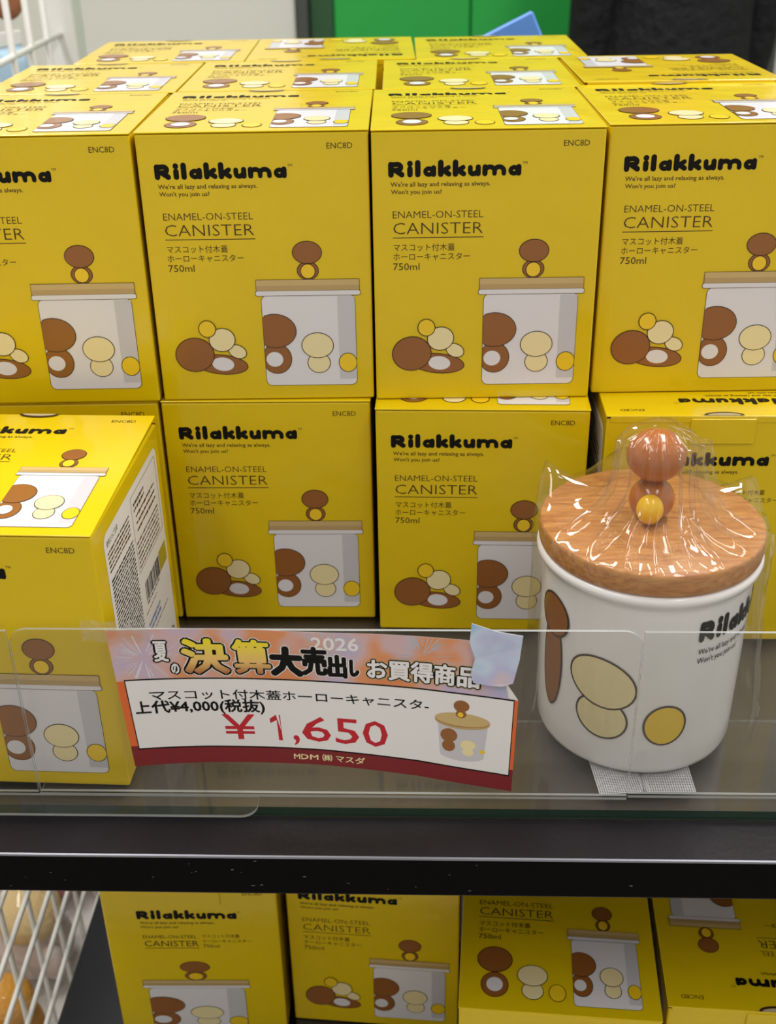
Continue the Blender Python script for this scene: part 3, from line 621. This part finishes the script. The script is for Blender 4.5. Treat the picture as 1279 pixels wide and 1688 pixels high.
# product photo: white jar, wooden lid, knob, pebbles
E_ = 2.45
def sd(cx_, cy_, r, q, m, l): k.disc(cx_, cy_, r, r * E_ * q, m, l)
k.poly([(0.800, 0.56), (0.920, 0.56), (0.914, 0.80)] + [(0.860 + 0.054 * math.cos(R(a)), 0.79 + 0.045 * math.sin(R(a))) for a in range(15, 171, 15)] + [(0.806, 0.78)], 'print_grey', 4)
k.disc(0.858, 0.555, 0.066, 0.052, 'print_wood_shade', 5); k.disc(0.858, 0.543, 0.066, 0.048, 'glaze_brown', 6); k.disc(0.858, 0.540, 0.0655, 0.046, 'print_wood', 7)
sd(0.858, 0.50, 0.013, 0.9, 'print_brown', 8); sd(0.858, 0.445, 0.019, 0.85, 'print_brown', 9); sd(0.857, 0.505, 0.007, 1, 'print_yellow', 10)
sd(0.829, 0.735, 0.017, 1, 'print_brown', 5); sd(0.829, 0.660, 0.022, 0.9, 'print_brown', 6); sd(0.878, 0.765, 0.014, 0.8, 'print_cream', 5); sd(0.877, 0.715, 0.018, 0.8, 'print_cream', 6); sd(0.911, 0.75, 0.006, 1, 'print_yellow', 5)
b.ink(k, sign_pt, cuts=[i / 40 for i in range(1, 40)], off0=0.0004, step=0.00003)
# plain paper back
nu, nv = 40, 6
us = [i / nu for i in range(nu + 1)]
vs = [sign_pt(u * (0.94 if j < 2 else 1.0), [0, 0.2, 0.36, 0.5, 0.7, 0.85, 1.0][j], 0) for j in range(nv + 1) for u in us]
b.add(vs, [[j * (nu + 1) + i, j * (nu + 1) + i + 1, (j + 1) * (nu + 1) + i + 1, (j + 1) * (nu + 1) + i] for j in range(nv) for i in range(nu)], 'paper_white')
b.build('paper_sheet', sign)
# the torn-off corner taped back a little higher
P = [(0.0391, -0.3132), (0.0514, -0.3167), (0.0636, -0.3194), (0.063, -0.3258), (0.0624, -0.3333), (0.0597, -0.3472), (0.0547, -0.3491), (0.047, -0.3488), (0.0404, -0.3481), (0.0391, -0.3425), (0.041, -0.3334), (0.0382, -0.3245)]
b = MB(); n = len(P); pt = lambda p, o: (p[0], 0.4655 - 0.0384 * p[0] - 0.0036 - o - 0.0022 * math.sin((p[0] - 0.038) * 90), EYE + p[1])
vs = [pt(p, 0) for p in P] + [pt(p, 0.0002) for p in P]
b.add(vs, [list(range(n))], 'paper_white'); b.add(vs, [list(range(n, 2 * n))], 'paper_cloud'); b.add(vs, [[i, (i + 1) % n, n + (i + 1) % n, n + i] for i in range(n)], 'paper_white')
b.build('torn_corner', sign)
b = MB(); nu = 14; vs = []
rg = random.Random(6)
for j in range(5):
    for i in range(nu + 1): vs.append((-0.150 + 0.033 * i / nu, 0.4655 - 0.0384 * -0.13 - 0.0024 - 0.0009 * abs(math.sin(i * 1.1 + j)) - 0.0006 * rg.random(), EYE - 0.3125 - 0.0030 * j - 0.0001 * i + 0.0006 * math.sin(i)))
b.add(vs, [[j * (nu + 1) + i, j * (nu + 1) + i + 1, (j + 1) * (nu + 1) + i + 1, (j + 1) * (nu + 1) + i] for j in range(4) for i in range(nu)], 'tape'); b.build('tape_strip', sign)

# ------------------------------------------------------------------ room
def struct(name, b): o = b.build(name); o['kind'] = 'structure'; return o
RX0, RX1, RY0, RY1 = -2.2, 1.55, -1.8, 3.0
b = MB(); b.box(RX0, RX1, RY0, RY1, -0.05, 0, 'floor_tile'); struct('floor', b)
b = MB(); b.box(RX0, RX1, RY0, RY1, CEIL, CEIL + 0.05, 'ceiling_paint'); struct('ceiling', b)
b = MB(); b.box(RX0, -0.20, RY1, RY1 + 0.08, 0, CEIL, 'wall_paint'); b.box(-0.20, 0.96, RY1, RY1 + 0.08, 2.1, CEIL, 'wall_paint'); b.box(0.96, RX1, RY1, RY1 + 0.08, 0, CEIL, 'wall_paint'); struct('wall_back', b)
b = MB(); b.box(RX0 - 0.08, RX0, RY0, RY1 + 0.08, 0, CEIL, 'wall_paint'); struct('wall_left', b)
b = MB(); b.box(RX1, RX1 + 0.08, RY0, RY1 + 0.08, 0, CEIL, 'wall_paint'); struct('wall_right', b)
b = MB(); b.box(RX0, RX1, RY0 - 0.08, RY0, 0, CEIL, 'wall_paint'); struct('wall_front', b)
b = MB(); b.box(-0.196, -0.168, RY1 - 0.02, RY1 + 0.06, 0, 2.1, 'door_frame', 0.003, 1); b.box(0.93, 0.958, RY1 - 0.02, RY1 + 0.06, 0, 2.1, 'door_frame', 0.003, 1); b.box(-0.168, 0.93, RY1 - 0.02, RY1 + 0.06, 2.07, 2.1, 'door_frame', 0.003, 1)
b.box(-0.166, -0.108, RY1 + 0.01, RY1 + 0.05, 0.004, 2.068, 'door_dark', 0.002, 1)
dr = struct('door_1', b)
for x0, x1 in ((-0.107, 0.217), (0.221, 0.927)):
    b = MB(); b.box(x0, x1, RY1, RY1 + 0.05, 0.006, 2.066, 'door_green', 0.003, 1); b.build('door_leaf', dr)
for x, y, _ in LAMPS:
    o = empty('ceiling_light', (x, y, CEIL)); tag(o, 'long white ceiling light panel above the shop aisle', 'ceiling light', 'ceiling lights')
    b = MB(); b.box(-0.17, 0.17, -0.62, 0.62, -0.055, -0.001, 'lamp_metal', 0.006, 1); b.build('housing', o)
    b = MB(); b.box(-0.14, 0.14, -0.58, 0.58, -0.062, -0.0552, 'diffuser'); b.build('diffuser', o)

# blue board leaning behind the back row
bo = MB(); bo.box(-0.20, 0.0, -0.004, 0.004, -0.235, 0.0, 'blue_plastic', 0.002, 1)
o = bo.build('blue_board', None, (0.1382, 1.135, EYE - 0.1075)); o.rotation_euler = (R(-4), R(-25), 0); tag(o, 'blue plastic board leaning behind the yellow boxes, one corner up', 'board')

# ------------------------------------------------------------------ white wire rack with goods at back left
rack = empty('wire_rack', (-0.43, 1.4, 0)); tag(rack, 'white wire rack standing behind the boxes at the left', 'wire rack')
for y in (-0.10, -0.025, 0.055, 0.135, 0.213):
    b = MB(); b.tube([(0, y, 0.04), (0, y, 1.72)], 0.0042, 'wire_white'); b.build('upright_wire', rack)
b = MB(); b.box(-0.02, 0.02, 0.285, 0.345, 0, 1.75, 'wire_white', 0.006, 2); b.build('post', rack)
b = MB(); b.box(-0.02, 0.02, -0.2, -0.16, 0, 1.75, 'wire_white', 0.006, 2); b.build('post', rack)
for z in (0.25, 0.65, 1.0715, 1.45, 1.70):
    b = MB(); b.tube([(0, -0.17, z), (0, 0.30, z)], 0.0042, 'wire_white'); b.build('cross_wire', rack)
for z in (0.2, 0.8, 1.25):
    b = MB()
    for i in range(12): y = -0.17 + 0.48 * i / 11; b.tube([(0, y, z - 0.25 if z == 1.25 else z), (-0.42, y, z - 0.25 if z == 1.25 else z)], 0.0025, 'wire_white', 6)
    zz = z - 0.25 if z == 1.25 else z
    for x in (0, -0.14, -0.28, -0.42): b.tube([(x, -0.17, zz), (x, 0.31, zz)], 0.0035, 'wire_white', 6)
    b.build('wire_shelf', rack)
for x in (-0.42,):
    for y in (-0.18, 0.315):
        b = MB(); b.tube([(x, y, 0), (x, y, 1.75)], 0.009, 'wire_white'); b.build('post', rack)
def pouch(x, y, z, w_, h_, m, label, rz=0):
    r = empty('goods_pouch', (x, y, z), rz); tag(r, label, 'pouch', 'goods on the white wire rack')
    b = MB(); n = 10; vs = []; fs = []
    for s in (-1, 1):
        for j in range(n + 1):
            for i in range(n + 1):
                u, v = i / n * 2 - 1, j / n; e = max(0, (1 - abs(u) ** 3) * (1 - abs(2 * v - 1) ** 4)); vs.append((u * w_ / 2, s * 0.022 * e, v * h_))
        k0 = 0 if s < 0 else (n + 1) ** 2
        for j in range(n):
            for i in range(n): q = k0 + j * (n + 1) + i; fs.append([q, q + 1, q + n + 2, q + n + 1])
    b.add(vs, fs, m, True); b.build('pouch_body', r)
    b = MB(); b.box(-w_ / 2, w_ / 2, -0.002, 0.002, h_, h_ + 0.018, 'wire_white', 0.001, 1); b.build('header_card', r)
ZS = 1.0035
pouch(-0.500, 1.67, ZS, 0.055, 0.055, 'pale_blue', 'pale blue pouch on the wire rack nearest its wide white post', R(60))
pouch(-0.505, 1.53, ZS, 0.06, 0.06, 'pale_blue', 'pale blue pouch in the middle of the wire rack', R(60))
pouch(-0.470, 1.43, ZS, 0.06, 0.05, 'pale_blue', 'pale blue pouch at the left edge of the photo on the wire rack', R(60))
pouch(-0.565, 1.60, ZS, 0.06, 0.055, 'mid_blue', 'mid blue pouch behind the pale blue ones on the wire rack', R(60))
def plush(x, y, z, s, m, m2, label, rz=0, bagged=True, group='plush toys in the wire basket', sup=None):
    r = empty('plush_toy', (x, y, z), rz); tag(r, label, 'plush toy', group)
    b = MB(); b.ball((0, 0, s * 0.42), s * 0.5, s * 0.46, s * 0.44, m); b.build('body', r)
    b = MB(); b.ball((0.05 * s, -0.05 * s, s * 1.0), s * 0.42, s * 0.40, s * 0.36, m2); b.build('head', r)
    for sx in (-1, 1):
        b = MB(); b.ball((sx * s * 0.42, -0.2 * s, s * 0.45), s * 0.16, s * 0.16, s * 0.26, m); b.build('arm', r)
    if bagged:
        b = MB(); b.lathe([(0.001, -0.001 * s), (s * 0.5, 0.0), (s * 0.62, s * 0.3), (s * 0.58, s * 0.75), (s * 0.5, s * 1.2), (s * 0.2, s * 1.42), (s * 0.05, s * 1.5)], 'film', 24); b.build('clear_wrap', r)
r = empty('hanging_toy', (-0.52, 1.70, 1.095)); tag(r, 'small green and brown plush toy hanging high on the white wire rack', 'plush toy')
b = MB(); b.ball((-0.018, 0, 0.03), 0.026, 0.022, 0.036, 'plush_green'); b.build('green_half', r)
b = MB(); b.ball((0.018, 0.004, 0.028), 0.026, 0.022, 0.036, 'plush_brown'); b.build('brown_half', r)
b = MB(); b.tube([(0, 0, 0.06), (0.0, 0, 0.20), (0.0, 0.0, 0.354)], 0.0015, 'wire_white'); b.tube([(-0.0, -0.15, 0.354), (0, 0.1, 0.354)], 0.0015, 'wire_white'); b.build('hanging_loop', r)

# ------------------------------------------------------------------ wire basket with plush toys at lower left
bk = empty('wire_basket', (-0.325, 0.4, 0)); tag(bk, 'white square-mesh wire basket stand beside the lower deck', 'wire basket')
BZ0, BZ1, BL = 0.10, 0.795, 0.70
b = MB()
for i in range(1, 13): b.tube([(0.0, i * 0.0565, BZ0), (0.0, i * 0.0565, BZ1)], 0.0024, 'wire_white', 6)
for i in range(1, 15): b.tube([(0.0045, 0, BZ0 + i * 0.047), (0.0045, BL, BZ0 + i * 0.047)], 0.0024, 'wire_white', 6)
b.build('mesh_panel', bk)
b = MB()
for z in (BZ0, BZ1): b.tube([(0.002, -0.004, z), (0.002, BL + 0.004, z), (-0.45, BL + 0.004, z), (-0.45, -0.004, z), (0.002, -0.004, z)], 0.004, 'wire_white')
for x, y in ((0.002, -0.004), (0.002, BL + 0.004), (-0.45, BL + 0.004), (-0.45, -0.004)): b.tube([(x, y, 0), (x, y, BZ1)], 0.004, 'wire_white')
b.build('frame', bk)
b = MB(); b.box(-0.446, -0.002, 0.0, BL, BZ0 + 0.004, BZ0 + 0.010, 'wire_white', 0.001, 1); b.build('bottom_tray', bk)
b = MB(); b.box(-0.446, -0.004, 0.0, BL, 0.200, 0.206, 'wire_white', 0.001, 1); b.build('inner_shelf', bk)
PZ = 0.2065
for x, y, s, m, m2, lab in ((-0.392, 0.785, 0.070, 'plush_orange', 'plush_orange', 'small yellow-orange plush toy low in the wire basket'),
                            (-0.392, 0.885, 0.088, 'plush_pale', 'plush_cream', 'cream-headed pale plush toy in clear wrap behind the wire mesh'),
                            (-0.396, 0.998, 0.085, 'plush_red', 'plush_red', 'red plush toy in clear wrap behind the wire mesh'),
                            (-0.505, 0.850, 0.100, 'plush_orange', 'plush_pink', 'pink-headed plush toy at the back of the wire basket'),
                            (-0.400, 0.670, 0.080, 'plush_cream', 'plush_orange', 'orange-headed cream plush toy at the near end of the basket'),
                            (-0.515, 0.990, 0.095, 'plush_brown', 'plush_cream', 'brown plush toy with a cream head in the back corner of the basket')):
    plush(x, y, PZ, s, m, m2, lab, R(random.uniform(-30, 30)))

# ------------------------------------------------------------------ person in a black jacket, back turned
def skin_obj(name, chains, m, parent=None, sub=2, root=0):
    vs = []; es = []; rad = []; idx = {}
    for ch in chains:
        prev = None
        for p, r in ch:
            key = tuple(round(c, 4) for c in p)
            if key not in idx: idx[key] = len(vs); vs.append(p); rad.append(r)
            k = idx[key]
            if prev is not None and prev != k: es.append((prev, k))
            prev = k
    me = bpy.data.meshes.new(name); me.from_pydata(vs, es, []); o = bpy.data.objects.new(name, me); C.objects.link(o)
    md = o.modifiers.new('skin', 'SKIN'); md.use_smooth_shade = True
    for i, sv in enumerate(me.skin_vertices[0].data):
        r = rad[i]; sv.radius = r if isinstance(r, tuple) else (r, r); sv.use_root = (i == root)
    o.modifiers.new('sub', 'SUBSURF').render_levels = sub; o.modifiers['sub'].levels = sub
    dg = bpy.context.evaluated_depsgraph_get(); dg.update(); me2 = bpy.data.meshes.new_from_object(o.evaluated_get(dg))
    bpy.data.objects.remove(o); me2.name = name; me2.materials.clear(); me2.materials.append(M[m])
    for p in me2.polygons: p.use_smooth = True
    o = bpy.data.objects.new(name, me2); C.objects.link(o)
    if parent: o.parent = parent
    return o
per = empty('person', (0.60, 2.52, 0), R(6)); tag(per, 'person in a black jacket standing with back turned before the green door', 'person')
P0 = ((0, 0, 0.90), (0.11, 0.085)); 
ch = [[P0, ((0, 0, 1.08), (0.11, 0.085)), ((0, 0.0, 1.24), (0.12, 0.09)), ((0, 0.0, 1.36), (0.12, 0.085)), ((0, 0.0, 1.43), 0.055), ((0, 0.02, 1.49), 0.055), ((0, 0.03, 1.56), (0.072, 0.088)), ((0, 0.025, 1.63), (0.074, 0.088)), ((0, 0.02, 1.68), (0.045, 0.05))]]
for s in (-1, 1):
    ch.append([((0, 0, 1.36), (0.12, 0.085)), (((s * 0.150, 0, 1.355)), 0.055), ((s * 0.168, -0.01, 1.10), 0.042), ((s * 0.166, 0.05, 0.84), 0.028), ((s * 0.166, 0.065, 0.765), (0.018, 0.034)), ((s * 0.166, 0.075, 0.715), (0.014, 0.036))])
    for j, (dy, L) in enumerate(((-0.027, 0.055), (-0.009, 0.066), (0.009, 0.068), (0.027, 0.060))):
        ch.append([((s * 0.166, 0.075, 0.715), (0.014, 0.036)), ((s * 0.164, 0.083 + dy, 0.680), 0.009), ((s * 0.160, 0.087 + dy, 0.680 - L * 0.5), 0.0085), ((s * 0.152, 0.089 + dy, 0.680 - L), 0.0075)])
    ch.append([((s * 0.166, 0.065, 0.765), (0.018, 0.034)), ((s * 0.158, 0.110, 0.735), 0.011), ((s * 0.152, 0.127, 0.700), 0.009)])
    ch.append([P0, ((s * 0.075, 0, 0.76), 0.068), ((s * 0.10, 0.01, 0.47), 0.058), ((s * 0.10, -0.02, 0.10), 0.036), ((s * 0.10, 0.02, 0.040), 0.036), ((s * 0.105, 0.13, 0.028), (0.038, 0.026))])
skin_obj('body', ch, 'skin', per)
J0 = ((0, 0, 0.98), (0.162, 0.13))
jk = [[((0, 0, 0.74), (0.178, 0.145)), J0, ((0, 0, 1.14), (0.143, 0.12)), ((0, 0, 1.26), (0.15, 0.12)), ((0, 0, 1.38), (0.13, 0.10)), ((0, 0.01, 1.45), (0.085, 0.08))]]
for s in (-1, 1): jk.append([((0, 0, 1.38), (0.13, 0.10)), ((s * 0.152, 0, 1.36), 0.066), ((s * 0.172, -0.015, 1.10), 0.056), ((s * 0.168, 0.04, 0.86), 0.048), ((s * 0.166, 0.06, 0.785), 0.044)])
skin_obj('jacket', jk, 'jacket_black', per, 3, 1)
tr = [[((0, 0, 0.90), (0.125, 0.10)), ((0, 0, 0.86), (0.13, 0.10))]]
for s in (-1, 1): tr.append([((0, 0, 0.86), (0.13, 0.10)), ((s * 0.078, 0, 0.76), 0.082), ((s * 0.10, 0.01, 0.47), 0.076), ((s * 0.10, -0.015, 0.12), 0.062), ((s * 0.10, -0.01, 0.07), 0.06)])
skin_obj('trousers', tr, 'trouser', per)
b = MB(); b.ball((0, 0.012, 1.625), 0.092, 0.100, 0.095, 'hair', 32); b.ball((0, -0.03, 1.555), 0.085, 0.070, 0.085, 'hair', 32); b.build('hair', per)
b = MB()
b.tube([(0.190, -0.05, 1.405), (0.232, -0.05, 1.20), (0.246, -0.03, 1.00), (0.236, 0.01, 0.90)], 0.007, 'strap'); b.build('shoulder_strap', per)
